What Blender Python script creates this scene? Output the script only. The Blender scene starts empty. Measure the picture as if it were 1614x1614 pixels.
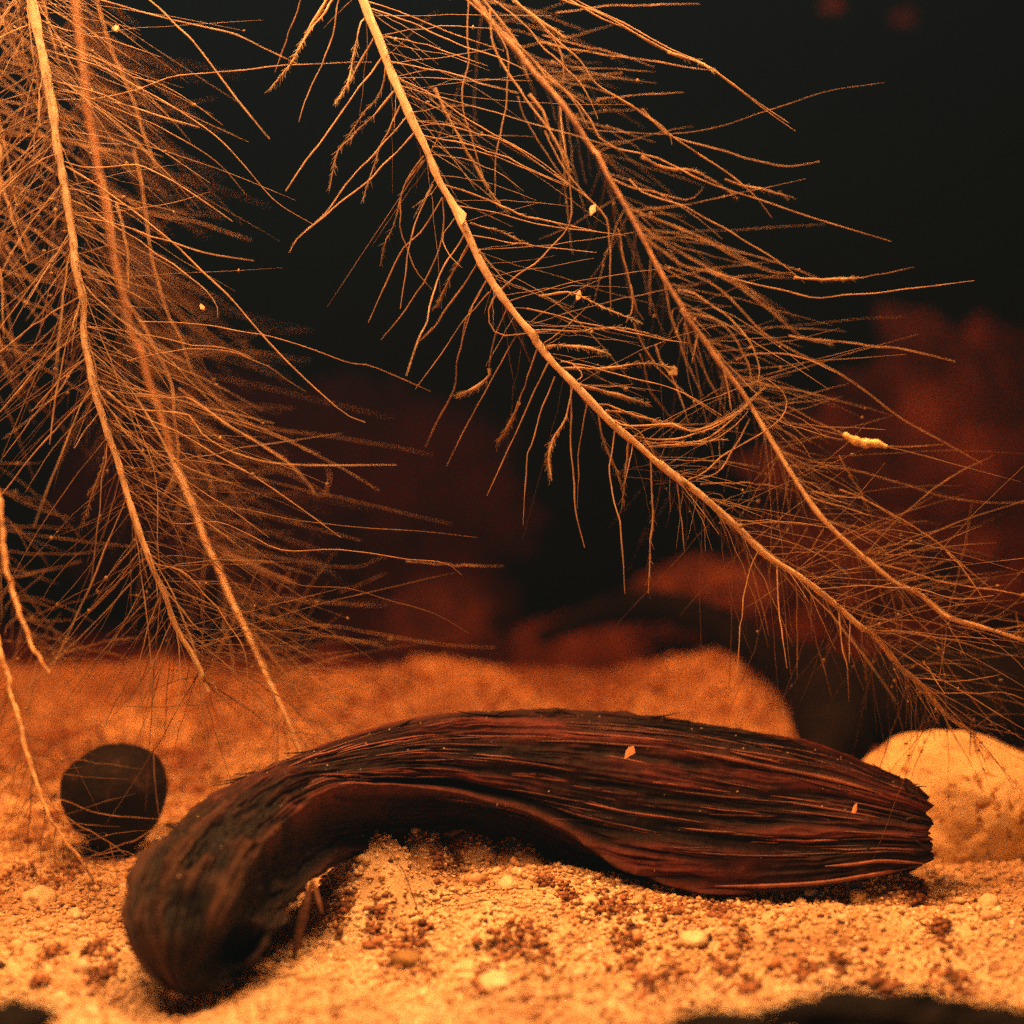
import bpy, math, random
import numpy as np
from mathutils import Vector

# ------------------------------------------------------------------ camera, world, light, exposure
SC = bpy.context.scene
COL = SC.collection
rng = np.random.default_rng(11)
random.seed(11)

CAM_H = 0.09            # metres above the sand's zero level
FPX = 2555.0            # focal length in photograph pixels (frame 1614 px wide)
cam_d = bpy.data.cameras.new('camera')
cam_d.sensor_width = 36.0
cam_d.lens = 36.0 * FPX / 1614.0
cam_d.clip_start = 0.01
cam_d.clip_end = 20.0
cam_d.dof.use_dof = True
cam_d.dof.focus_distance = 0.372
cam_d.dof.aperture_fstop = 6.8
cam = bpy.data.objects.new('camera', cam_d)
cam.location = (0, 0, CAM_H)
cam.rotation_euler = (math.radians(90), 0, 0)
COL.objects.link(cam)
SC.camera = cam

world = bpy.data.worlds.new('World')
SC.world = world
world.use_nodes = True
world.node_tree.nodes['Background'].inputs[0].default_value = (0.75, 0.9, 1.0, 1)
world.node_tree.nodes['Background'].inputs[1].default_value = 0.012

def area(name, loc, target, sx, sy, power, color):
    d = bpy.data.lights.new(name, 'AREA')
    d.shape = 'RECTANGLE'; d.size = sx; d.size_y = sy
    d.energy = power; d.color = color
    o = bpy.data.objects.new(name, d)
    o.location = loc
    o.rotation_euler = (Vector(target) - Vector(loc)).to_track_quat('-Z', 'Y').to_euler()
    COL.objects.link(o)
    return o
# hood lamp over the pod, plus an unseen front light added to brighten the roots
area('hood_lamp_rear', (0.0, 0.365, 0.40), (0.0, 0.38, 0.0), 0.36, 0.05, 13.4, (0.78, 0.97, 1.0))
area('added_front_light', (-0.15, 0.19, 0.37), (-0.06, 0.38, 0.08), 0.22, 0.05, 9.2, (0.78, 0.97, 1.0))

SC.view_settings.view_transform = 'Standard'
SC.view_settings.look = 'None'
SC.view_settings.gamma = 1.0
SC.view_settings.exposure = 0.0
SC.view_settings.use_curve_mapping = False
SC.cycles.max_bounces = 6
SC.cycles.diffuse_bounces = 3
SC.cycles.volume_bounces = 0
SC.cycles.transparent_max_bounces = 4
SC.cycles.use_denoising = False

# ------------------------------------------------------------------ helpers
def P(px, py, z):
    return np.array([(px - 807.0) / FPX * z, z, CAM_H - (py - 807.0) / FPX * z])

def tag(o, label=None, cat=None, group=None, kind=None):
    if label: o['label'] = label
    if cat: o['category'] = cat
    if group: o['group'] = group
    if kind: o['kind'] = kind
    return o

def empty(name, loc=(0, 0, 0)):
    o = bpy.data.objects.new(name, None)
    o.location = loc
    o.empty_display_size = 0.01
    COL.objects.link(o)
    return o

def mesh_obj(name, V, F, mat, parent=None, smooth=True, cols=None):
    V = np.asarray(V, dtype=np.float32)
    me = bpy.data.meshes.new(name)
    if parent is not None:
        V = V - np.array(parent.location, dtype=np.float32)
    if isinstance(F, np.ndarray):
        n, k = F.shape
        me.vertices.add(len(V)); me.vertices.foreach_set('co', V.ravel())
        me.loops.add(n * k); me.loops.foreach_set('vertex_index', F.astype(np.int32).ravel())
        me.polygons.add(n)
        me.polygons.foreach_set('loop_start', np.arange(0, n * k, k, dtype=np.int32))
        me.polygons.foreach_set('loop_total', np.full(n, k, dtype=np.int32))
        me.update(calc_edges=True)
    else:
        me.from_pydata(V.tolist(), [], F)
    if smooth:
        me.polygons.foreach_set('use_smooth', np.ones(len(me.polygons), dtype=bool))
    if cols is not None:
        a = me.color_attributes.new('tint', 'FLOAT_COLOR', 'POINT')
        a.data.foreach_set('color', np.asarray(cols, dtype=np.float32).ravel())
    me.validate()
    me.materials.append(mat)
    o = bpy.data.objects.new(name, me)
    COL.objects.link(o)
    if parent is not None:
        o.parent = parent
    return o

_lat = np.random.default_rng(3).random((64, 64, 64)).astype(np.float32)
def vnoise(x, y, z=0.0):
    """smooth value noise in -1..1"""
    x, y, z = np.broadcast_arrays(np.asarray(x, float), np.asarray(y, float), np.asarray(z, float))
    xi, yi, zi = np.floor(x).astype(int), np.floor(y).astype(int), np.floor(z).astype(int)
    fx, fy, fz = x - xi, y - yi, z - zi
    fx, fy, fz = (f * f * (3 - 2 * f) for f in (fx, fy, fz))
    r = 0
    for a in (0, 1):
        for b in (0, 1):
            for c in (0, 1):
                w = (fx if a else 1 - fx) * (fy if b else 1 - fy) * (fz if c else 1 - fz)
                r = r + w * _lat[(xi + a) % 64, (yi + b) % 64, (zi + c) % 64]
    return r * 2 - 1

def fbm(x, y, z=0.0, o=4):
    r, a = 0, 1.0
    for k in range(o):
        r = r + a * vnoise(x * 2 ** k + 7.3 * k, y * 2 ** k + 3.1 * k, z * 2 ** k + 1.7 * k)
        a *= 0.5
    return r

def catmull(pts, n):
    """smooth resampling of a polyline (rows of any width)"""
    p = np.asarray(pts, float)
    if len(p) < 3:
        t = np.linspace(0, 1, n)[:, None]
        return p[0] * (1 - t) + p[-1] * t
    d = np.r_[0, np.cumsum(np.linalg.norm(np.diff(p[:, :3], axis=0), axis=1) + 1e-9)]
    t = np.linspace(0, d[-1], n)
    q = np.vstack([2 * p[0] - p[1], p, 2 * p[-1] - p[-2]])
    dd = np.r_[d[0] - (d[1] - d[0]), d, d[-1] + (d[-1] - d[-2])]
    i = np.clip(np.searchsorted(d, t, side='right') - 1, 0, len(p) - 2)
    u = ((t - d[i]) / (d[i + 1] - d[i]))[:, None]
    h = (d[i + 1] - d[i])[:, None]
    m0 = (q[i + 2] - q[i]) / (dd[i + 2] - dd[i])[:, None] * h
    m1 = (q[i + 3] - q[i + 1]) / (dd[i + 3] - dd[i + 1])[:, None] * h
    return (2*u**3-3*u**2+1)*q[i+1] + (u**3-2*u**2+u)*m0 + (-2*u**3+3*u**2)*q[i+2] + (u**3-u**2)*m1

def tube(pts, rad, sides=5):
    pts = np.asarray(pts, float); n = len(pts)
    rad = np.broadcast_to(np.asarray(rad, float), (n,))
    T = np.gradient(pts, axis=0)
    T /= np.linalg.norm(T, axis=1)[:, None] + 1e-12
    ref = np.tile([0.15, 1.0, 0.1], (n, 1))
    A = np.cross(T, ref); A /= np.linalg.norm(A, axis=1)[:, None] + 1e-12
    B = np.cross(T, A)
    ang = np.arange(sides) / sides * 2 * np.pi
    V = pts[:, None, :] + rad[:, None, None] * (A[:, None, :] * np.cos(ang)[None, :, None] + B[:, None, :] * np.sin(ang)[None, :, None])
    i = np.arange(n - 1)[:, None]; j = np.arange(sides)[None, :]
    F = np.stack([i * sides + j, i * sides + (j + 1) % sides, (i + 1) * sides + (j + 1) % sides, (i + 1) * sides + j], -1).reshape(-1, 4)
    return V.reshape(-1, 3), F

class Bag:
    """collects quads / tris into one mesh"""
    def __init__(self): self.V, self.F, self.C, self.n = [], [], [], 0
    def add(self, V, F, c=None):
        self.V.append(V); self.F.append(F + self.n); self.n += len(V)
        if c is not None: self.C.append(np.tile(np.r_[c, 1.0], (len(V), 1)))
    def build(self, name, mat, parent=None, smooth=True):
        return mesh_obj(name, np.vstack(self.V), np.vstack(self.F), mat, parent, smooth, np.vstack(self.C) if self.C else None)

def ico(sub):
    import bmesh
    bm = bmesh.new()
    bmesh.ops.create_icosphere(bm, subdivisions=sub, radius=1.0)
    V = np.array([v.co[:] for v in bm.verts]); F = np.array([[v.index for v in f.verts] for f in bm.faces])
    bm.free()
    return V, F
ICO1 = ico(1); ICO3 = ico(3); ICO5 = ico(5); ICO6 = ico(6)

# ------------------------------------------------------------------ materials
def mat_new(name):
    m = bpy.data.materials.new(name); m.use_nodes = True
    return m, m.node_tree, m.node_tree.nodes['Principled BSDF']

def node(nt, t, **kw):
    n = nt.nodes.new(t)
    for k, v in kw.items():
        if k in n.inputs: n.inputs[k].default_value = v
        else: setattr(n, k, v)
    return n

def ramp(nt, fac, stops):
    r = nt.nodes.new('ShaderNodeValToRGB')
    e = r.color_ramp.elements
    e[0].position, e[0].color = stops[0][0], (*stops[0][1], 1)
    e[1].position, e[1].color = stops[-1][0], (*stops[-1][1], 1)
    for p, c in stops[1:-1]:
        x = e.new(p); x.color = (*c, 1)
    nt.links.new(fac, r.inputs[0])
    return r.outputs[0]

def noise(nt, scale, detail=4, rough=0.6, vec=None):
    n = node(nt, 'ShaderNodeTexNoise', Scale=scale, Detail=detail, Roughness=rough)
    if vec is None:
        vec = nt.nodes.new('ShaderNodeTexCoord').outputs['Object']
    nt.links.new(vec, n.inputs['Vector'])
    return n.outputs['Fac']

def bump(nt, bsdf, h, strength, dist):
    b = node(nt, 'ShaderNodeBump', Strength=strength, Distance=dist)
    nt.links.new(h, b.inputs['Height']); nt.links.new(b.outputs[0], bsdf.inputs['Normal'])

def simple(name, stops, scale, rough=0.75, bs=0.5, bd=0.001, spec=0.3, bscale=None):
    m, nt, b = mat_new(name)
    f = noise(nt, scale)
    nt.links.new(ramp(nt, f, stops), b.inputs['Base Color'])
    b.inputs['Roughness'].default_value = rough
    b.inputs['Specular IOR Level'].default_value = spec
    if bs:
        bump(nt, b, noise(nt, bscale or scale * 3, 5), bs, bd)
    return m

def root_mat(name, lo, hi, scale=260, trans=0.35):
    m, nt, b = mat_new(name)
    f = noise(nt, scale, 3)
    c = ramp(nt, f, [(0.3, lo), (0.7, hi)])
    nt.links.new(c, b.inputs['Base Color'])
    b.inputs['Roughness'].default_value = 0.6
    b.inputs['Specular IOR Level'].default_value = 0.25
    t = nt.nodes.new('ShaderNodeBsdfTranslucent')
    nt.links.new(c, t.inputs['Color'])
    mx = nt.nodes.new('ShaderNodeMixShader'); mx.inputs[0].default_value = trans
    nt.links.new(b.outputs[0], mx.inputs[1]); nt.links.new(t.outputs[0], mx.inputs[2])
    nt.links.new(mx.outputs[0], nt.nodes['Material Output'].inputs['Surface'])
    return m

M_STEM = root_mat('root_stem', (0.55, 0.38, 0.22), (0.88, 0.70, 0.46), 420, 0.25)
M_STEM2 = root_mat('brown_root_stem', (0.20, 0.105, 0.055), (0.52, 0.32, 0.18), 520, 0.2)
M_LET = root_mat('rootlet', (0.30, 0.18, 0.09), (0.58, 0.39, 0.21), 220, 0.40)
M_FINE = root_mat('fine_rootlet', (0.20, 0.115, 0.055), (0.38, 0.24, 0.12), 160, 0.40)
M_FUZZ = root_mat('root_film', (0.20, 0.13, 0.06), (0.42, 0.30, 0.15), 500, 0.30)
M_FLAKE = simple('orange_flake', [(0.3, (0.55, 0.30, 0.17)), (0.7, (0.80, 0.50, 0.32))], 300, 0.7, 0.3, 0.0004)
M_GRUB = simple('yellow_husk', [(0.3, (0.55, 0.42, 0.15)), (0.7, (0.85, 0.72, 0.35))], 300, 0.6, 0.3, 0.0004)
M_NUT = simple('dark_nut_shell', [(0.3, (0.003, 0.0025, 0.002)), (0.58, (0.010, 0.006, 0.004)), (0.75, (0.06, 0.032, 0.018))], 140, 0.75, 0.4, 0.0008, 0.12, 420)
M_LOG = simple('black_wood', [(0.3, (0.002, 0.0016, 0.0013)), (0.7, (0.009, 0.006, 0.0045))], 60, 0.9, 0.6, 0.002, 0.1)
M_HUSK = simple('brown_husk', [(0.3, (0.03, 0.015, 0.008)), (0.7, (0.13, 0.06, 0.03))], 200, 0.8, 0.5, 0.0006)
M_BARK = simple('dark_bark', [(0.3, (0.008, 0.006, 0.004)), (0.7, (0.05, 0.03, 0.015))], 220, 0.85, 0.6, 0.001, 0.15)
M_ROCK = simple('red_brown_rock', [(0.34, (0.09, 0.075, 0.06)), (0.5, (0.24, 0.20, 0.16)), (0.66, (0.48, 0.42, 0.34))], 24, 0.9, 0.9, 0.010, 0.1, 40)
M_ROCK2 = simple('brown_rock', [(0.25, (0.05, 0.026, 0.018)), (0.5, (0.16, 0.085, 0.055)), (0.75, (0.34, 0.2, 0.14))], 40, 0.9, 0.6, 0.004, 0.15, 90)
M_ROCKD = simple('dark_red_rock', [(0.25, (0.02, 0.011, 0.008)), (0.5, (0.07, 0.035, 0.022)), (0.75, (0.14, 0.07, 0.045))], 22, 0.9, 0.6, 0.004, 0.1, 60)
M_BACK = simple('dark_back_panel', [(0.3, (0.010, 0.011, 0.011)), (0.7, (0.016, 0.016, 0.015))], 8, 0.9, 0, 0, 0.05)
M_GRIT = simple('pale_grit', [(0.3, (0.55, 0.44, 0.28)), (0.7, (0.85, 0.76, 0.58))], 180, 0.7, 0.4, 0.0005)
M_GRIT2 = simple('olive_grit', [(0.3, (0.16, 0.10, 0.04)), (0.7, (0.36, 0.25, 0.11))], 180, 0.7, 0.4, 0.0005)

def pebble_mat():
    m, nt, b = mat_new('cream_pebble')
    base = ramp(nt, noise(nt, 45, 5), [(0.32, (0.46, 0.33, 0.17)), (0.5, (0.70, 0.57, 0.34)), (0.7, (0.82, 0.70, 0.46))])
    sp = ramp(nt, noise(nt, 340, 2, 0.6), [(0.34, (1, 1, 1)), (0.41, (0, 0, 0))])
    mx = node(nt, 'ShaderNodeMix', data_type='RGBA')
    nt.links.new(sp, mx.inputs[0]); nt.links.new(base, mx.inputs[6])
    mx.inputs[7].default_value = (0.30, 0.16, 0.06, 1)
    nt.links.new(mx.outputs[2], b.inputs['Base Color'])
    b.inputs['Roughness'].default_value = 0.75
    b.inputs['Specular IOR Level'].default_value = 0.2
    bump(nt, b, noise(nt, 500, 4), 0.5, 0.0006)
    return m
M_PEBBLE = pebble_mat()

def tint_mat(name, rough=0.6, spec=0.35):
    m, nt, b = mat_new(name)
    a = nt.nodes.new('ShaderNodeVertexColor'); a.layer_name = 'tint'
    n = ramp(nt, noise(nt, 700, 3), [(0.25, (0.72, 0.66, 0.6)), (0.7, (1, 1, 1))])
    mx = node(nt, 'ShaderNodeMix', data_type='RGBA', blend_type='MULTIPLY')
    mx.inputs[0].default_value = 1.0
    nt.links.new(a.outputs[0], mx.inputs[6]); nt.links.new(n, mx.inputs[7])
    nt.links.new(mx.outputs[2], b.inputs['Base Color'])
    b.inputs['Roughness'].default_value = rough
    b.inputs['Specular IOR Level'].default_value = spec
    return m
M_GRAIN = tint_mat('sand_grains')

def sand_mat():
    m, nt, b = mat_new('sand')
    f = noise(nt, 90, 6, 0.65)
    c = ramp(nt, f, [(0.28, (0.20, 0.11, 0.06)), (0.42, (0.52, 0.39, 0.24)), (0.6, (0.74, 0.62, 0.42)), (0.8, (0.80, 0.70, 0.52))])
    big = ramp(nt, noise(nt, 38, 4, 0.6), [(0.33, (0.60, 0.50, 0.42)), (0.56, (1, 1, 1))])
    mx = node(nt, 'ShaderNodeMix', data_type='RGBA', blend_type='MULTIPLY'); mx.inputs[0].default_value = 1.0
    nt.links.new(c, mx.inputs[6]); nt.links.new(big, mx.inputs[7]); nt.links.new(mx.outputs[2], b.inputs['Base Color'])
    b.inputs['Roughness'].default_value = 0.85
    b.inputs['Specular IOR Level'].default_value = 0.2
    bump(nt, b, noise(nt, 900, 5, 0.7), 0.7, 0.0015)
    return m
M_SAND = sand_mat()

def pod_mat():
    m, nt, b = mat_new('fibrous_pod')
    a = nt.nodes.new('ShaderNodeVertexColor'); a.layer_name = 'tint'
    n = ramp(nt, noise(nt, 330, 5, 0.7), [(0.3, (0.45, 0.4, 0.38)), (0.65, (1, 1, 1))])
    mx = node(nt, 'ShaderNodeMix', data_type='RGBA', blend_type='MULTIPLY')
    mx.inputs[0].default_value = 1.0
    nt.links.new(a.outputs[0], mx.inputs[6]); nt.links.new(n, mx.inputs[7])
    nt.links.new(mx.outputs[2], b.inputs['Base Color'])
    b.inputs['Roughness'].default_value = 0.62
    b.inputs['Specular IOR Level'].default_value = 0.16
    bump(nt, b, noise(nt, 800, 5, 0.7), 0.5, 0.0006)
    return m
M_POD = pod_mat()
M_FIBRE2 = simple('dark_pod_fibre', [(0.3, (0.03, 0.010, 0.008)), (0.7, (0.11, 0.038, 0.028))], 160, 0.45, 0.3, 0.0003, 0.4)
M_FIBRE = simple('pod_fibre', [(0.3, (0.07, 0.022, 0.016)), (0.7, (0.26, 0.095, 0.065))], 160, 0.45, 0.3, 0.0003, 0.4)

# ------------------------------------------------------------------ the setting: back panel, sand
def smooth(e0, e1, x):
    t = np.clip((x - e0) / (e1 - e0), 0, 1)
    return t * t * (3 - 2 * t)

# outline of the pod lying on the sand
ST = [ # outer edge, inner edge, depth, where the lower ridge sits (-1 inner .. 1 outer)
 (197, 1500, 395, 1535, 0.318, -0.55), (197, 1440, 415, 1490, 0.322, -0.55), (225, 1370, 440, 1435, 0.330, -0.5), (270, 1312, 478, 1390, 0.340, -0.45),
 (345, 1252, 530, 1350, 0.352, -0.35), (450, 1203, 590, 1335, 0.366, -0.25), (560, 1160, 650, 1326, 0.378, -0.22), (680, 1134, 725, 1322, 0.388, -0.25),
 (800, 1125, 800, 1335, 0.393, -0.28), (920, 1125, 880, 1368, 0.395, -0.38), (1030, 1133, 970, 1400, 0.394, -0.58), (1130, 1146, 1080, 1415, 0.392, -0.74),
 (1230, 1165, 1200, 1412, 0.390, -0.78), (1320, 1188, 1310, 1398, 0.388, -0.75), (1400, 1222, 1390, 1375, 0.386, -0.7), (1446, 1240, 1440, 1372, 0.385, -0.6),
 (1490, 1262, 1484, 1360, 0.385, -0.5)]
BANK = [(P(c, d, z), 0.011) for a, b, c, d, z, h in ST[5:15]]

def gauss(x, y, cx, cy, sx, sy, h):
    return h * np.exp(-((x - cx) / sx) ** 2 - ((y - cy) / sy) ** 2)

def ground(x, y):
    x = np.asarray(x, float); y = np.asarray(y, float)
    b = np.interp(y, [0.1, 0.27, 0.33, 0.40, 0.47, 0.55, 0.62, 0.70, 0.8, 1.4],
                  [-0.012, -0.006, -0.003, 0.0, 0.007, 0.018, 0.0275, 0.018, 0.006, 0.0])
    right = smooth(0.098, 0.118, x + 0.006 * vnoise(y * 30, 2.0)) * smooth(0.43, 0.47, y)
    b = b * (1 - right) - 0.008 * right
    b = b + gauss(x, y, 0.0, 0.372, 0.026, 0.026, 0.0085)
    b = b + gauss(x, y, 0.085, 0.350, 0.040, 0.014, 0.0065)
    b = b + gauss(x, y, -0.13, 0.352, 0.035, 0.014, 0.0045)
    b = b + gauss(x, y, -0.0675, 0.318, 0.014, 0.014, -0.0045)
    for p, w in BANK:                     # sand banked against the pod's underside
        b = np.maximum(b, (p[2] + 0.0022 + 0.008) * np.exp(-((x - p[0]) / (w * 1.5)) ** 2 - ((y - p[1] - 0.002) / (w * 1.7)) ** 2) - 0.008)
    b = b + gauss(x, y, -0.034, 0.625, 0.022, 0.03, 0.006) + gauss(x, y, 0.016, 0.61, 0.022, 0.05, -0.006) + gauss(x, y, -0.10, 0.62, 0.02, 0.04, -0.005) + gauss(x, y, -0.17, 0.60, 0.03, 0.04, 0.005)
    b = b + gauss(x, y, 0.078, 0.60, 0.022, 0.03, 0.008)
    b = b + 0.0016 * fbm(x * 45, y * 45, 0.3, 3) + 0.0060 * smooth(0.44, 0.56, y) * fbm(x * 38, y * 30, 2.3, 3) + 0.0009 * fbm(x * 190, y * 190, 1.3, 3)
    return b

back = mesh_obj('back_wall', [(-1.2, 1.25, -0.05), (1.2, 1.25, -0.05), (1.2, 1.25, 0.75), (-1.2, 1.25, 0.75)], [(0, 1, 2, 3)], M_BACK, smooth=False)
tag(back, kind='structure')

nx, ny = 460, 520
yy = 0.10 + (1.24 - 0.10) * np.linspace(0, 1, ny) ** 1.5
xx = np.linspace(-1, 1, nx)
X = np.sign(xx)[None, :] * (np.abs(xx)[None, :] ** 1.5) * 0.75 + 0 * yy[:, None]
Y = yy[:, None] + 0 * X
Zg = ground(X, Y)
i = np.arange(ny - 1)[:, None]; j = np.arange(nx - 1)[None, :]
F = np.stack([i * nx + j, i * nx + j + 1, (i + 1) * nx + j + 1, (i + 1) * nx + j], -1).reshape(-1, 4)
tag(mesh_obj('sand_bed', np.stack([X, Y, Zg], -1).reshape(-1, 3), F, M_SAND), kind='structure')

# loose grains lying on the sand (tens of thousands, nobody could count them)
DIRT = [(840, 1480, 22), (800, 1495, 28), (845, 1520, 30), (660, 1480, 26), (590, 1465, 16), (640, 1510, 34), (985, 1500, 26), (1000, 1480, 14),
        (1130, 1520, 32), (1060, 1545, 26), (1025, 1555, 18), (890, 1410, 18), (940, 1430, 26), (980, 1435, 24), (1050, 1440, 40), (1130, 1435, 36),
        (1450, 1430, 16), (1480, 1470, 16), (1500, 1545, 26), (1270, 1540, 20), (1320, 1525, 14), (760, 1560, 18), (1170, 1480, 14),
        (150, 1500, 16), (160, 1535, 14), (80, 1505, 12), (540, 1440, 14), (510, 1425, 14), (60, 1550, 10), (40, 1380, 22), (110, 1380, 16),
        (1180, 1560, 18), (1390, 1560, 30), (600, 1075, 40), (660, 1065, 30), (880, 1085, 46), (960, 1075, 40), (1130, 1110, 30), (1040, 1095, 22), (790, 1110, 30), (460, 1120, 34), (330, 1100, 40), (90, 1180, 40), (290, 1200, 36), (320, 1160, 30), (1180, 1060, 26), (1250, 1120, 22), (540, 1130, 26), (60, 1310, 40), (300, 1240, 30), (130, 1350, 46),
        (720, 1345, 12), (690, 1360, 10), (860, 1390, 14)]
def ground_pixel(px, py):
    """where the line of sight through a pixel meets the sand"""
    for z in np.linspace(0.24, 0.70, 900):
        p = P(px, py, z)
        if p[2] <= ground(p[0], p[1]): return p
    return P(px, py, 0.36)
dirt_pts = [(ground_pixel(a, b), r) for a, b, r in DIRT]

def dirt_amount(x, y):
    d = np.zeros_like(x)
    for p, r in dirt_pts:
        rx = 1.35 * r * p[1] / FPX; ry = rx * 3.2
        d = np.maximum(d, np.exp(-((x - p[0]) / rx) ** 2 - ((y - p[1]) / ry) ** 2))
    return d

PAL = np.array([(0.80, 0.70, 0.50), (0.74, 0.60, 0.38), (0.86, 0.80, 0.66), (0.62, 0.46, 0.27), (0.66, 0.50, 0.36), (0.45, 0.29, 0.16), (0.20, 0.10, 0.05), (0.05, 0.03, 0.02)])
PW = np.array([0.32, 0.26, 0.16, 0.10, 0.08, 0.04, 0.018, 0.016])
def scatter(n, y0, y1, rmin, rmax):
    y = rng.uniform(y0, y1, n); x = rng.uniform(-1, 1, n) * y * (830 / FPX)
    r = rmin + (rmax - rmin) * rng.random(n) ** 2.2
    z = ground(x, y) + r * rng.uniform(-0.1, 0.55, n)
    d = np.clip(dirt_amount(x, y) * (0.75 + 0.6 * vnoise(x * 400, y * 160)), 0, 1)
    c = PAL[rng.choice(len(PAL), n, p=PW / PW.sum())]
    c = c * (0.82 + 0.3 * rng.random((n, 1)))
    patch = np.clip(0.5 + 0.9 * fbm(x * 60, y * 26, 8.0, 3), 0, 1)[:, None]
    c = c * (1 - 0.30 * (1 - patch) * np.array([0.75, 1.0, 1.15]))
    silt = (smooth(0.44, 0.52, y) * np.clip(0.55 + 0.8 * fbm(x * 42, y * 22, 12.0, 3), 0, 1))[:, None]
    c = c * (1 - silt * np.array([0.50, 0.60, 0.62]))      # reddish silt lying on the sand behind the pod
    soil = rng.random(n) < d * 0.85
    c[soil] = np.array([0.26, 0.125, 0.062]) * (0.5 + rng.random((soil.sum(), 1)))
    V0, F0 = ICO1
    sc = r[:, None] * rng.uniform(0.55, 1.35, (n, 3)) * np.array([1, 1, 0.75])
    jit = 1 + 0.5 * (rng.random((n, len(V0))) - 0.5)
    V = np.stack([x, y, z], 1)[:, None, :] + V0[None] * sc[:, None, :] * jit[:, :, None]
    Fq = (F0[None] + (np.arange(n) * len(V0))[:, None, None]).reshape(-1, 3)
    Cc = np.repeat(np.c_[c, np.ones(n)][:, None, :], len(V0), 1)
    return V.reshape(-1, 3), Fq, Cc.reshape(-1, 4)
def dirt_clumps(n):
    k = rng.integers(0, len(dirt_pts), n)
    c = np.array([dirt_pts[i][0] for i in k]); r = np.array([dirt_pts[i][1] for i in k]) * c[:, 1] / FPX
    x = c[:, 0] + rng.normal(0, 0.55, n) * r; y = c[:, 1] + rng.normal(0, 1.1, n) * r
    V, Fq, Cc = scatter(n, 0.3, 0.4, 0.00025, 0.0011)
    m = len(ICO1[0])
    V = V.reshape(n, m, 3); V = V - V.mean(1, keepdims=True)
    V = V + np.stack([x, y, ground(x, y) + rng.uniform(0.0001, 0.0012, n)], 1)[:, None, :]
    t = np.array([0.24, 0.115, 0.058]) * (0.35 + 1.3 * rng.random((n, 1)) ** 1.3)
    return V.reshape(-1, 3), Fq, np.repeat(np.c_[t, np.ones(n)][:, None, :], m, 1).reshape(-1, 4)
parts = [dirt_clumps(2600), scatter(48000, 0.262, 0.45, 0.00028, 0.00085), scatter(900, 0.265, 0.46, 0.0009, 0.0018), scatter(70, 0.265, 0.42, 0.0012, 0.0024), scatter(30000, 0.45, 0.66, 0.0006, 0.0019)]
off = 0; VV = []; FF = []; CC = []
for V, Fq, Cc in parts:
    VV.append(V); FF.append(Fq + off); CC.append(Cc); off += len(V)
tag(mesh_obj('sand_grains', np.vstack(VV), np.vstack(FF), M_GRAIN, smooth=True, cols=np.vstack(CC)),
    'loose pale sand grains with rust coloured dirt covering the tank floor', 'sand', kind='stuff')

# ------------------------------------------------------------------ rocks, pebbles, wood behind
def blob(name, c, r, mat, seed, amp=0.18, freq=1.6, base=ICO5, detail=0.03, yaw=0.0):
    V, F0 = base
    c = np.asarray(c, float); r = np.asarray(r, float)
    k = 1 + amp * fbm(V[:, 0] * freq + seed, V[:, 1] * freq + seed * 2.1, V[:, 2] * freq, 3) + detail * fbm(V[:, 0] * 9 + seed, V[:, 1] * 9, V[:, 2] * 9, 3)
    W = V * k[:, None] * r
    cs, sn = math.cos(yaw), math.sin(yaw)
    W = np.c_[W[:, 0] * cs - W[:, 1] * sn, W[:, 0] * sn + W[:, 1] * cs, W[:, 2]]
    o = mesh_obj(name, W, F0, mat)
    o.location = c
    return o

o = blob('pebble', (0.1190, 0.438, 0.0068), (0.0290, 0.028, 0.0235), M_PEBBLE, 4.0, 0.06, 1.6, ICO6, 0.022)
tag(o, 'big smooth cream pebble with brown specks behind the tip of the pod', 'pebble')
o = blob('boulder', P(1620, 790, 0.98) - np.array([0, 0, 0.02]), (0.150, 0.07, 0.098), M_ROCK, 9.0, 0.36, 2.3, ICO6, 0.22, 0.3)
tag(o, 'large blurred red-brown boulder at the right edge behind the roots', 'rock')
o = blob('boulder', P(470, 740, 1.02) - np.array([0, 0, 0.03]), (0.13, 0.07, 0.085), M_ROCKD, 15.0, 0.30, 1.8, ICO6, 0.08)
tag(o, 'dim dark red boulder far back between the two bunches of roots', 'rock')
o = blob('boulder', P(690, 990, 0.76), (0.030, 0.03, 0.024), M_ROCKD, 21.0, 0.22, 1.5, ICO5, 0.05)
tag(o, 'small blurred brown rock rising behind the sand crest left of the arched branch', 'rock')
o = blob('boulder', P(1100, 945, 0.74), (0.033, 0.03, 0.019), M_ROCK2, 27.0, 0.20, 1.6, ICO5, 0.05)
tag(o, 'small blurred orange-brown rock just above the arched dark branch', 'rock')
o = blob('boulder', P(960, 1050, 0.80), (0.058, 0.03, 0.026), M_ROCK2, 33.0, 0.15, 1.4, ICO5, 0.05)
tag(o, 'low dim brown rock lying beneath the arched dark branch', 'rock')

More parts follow.
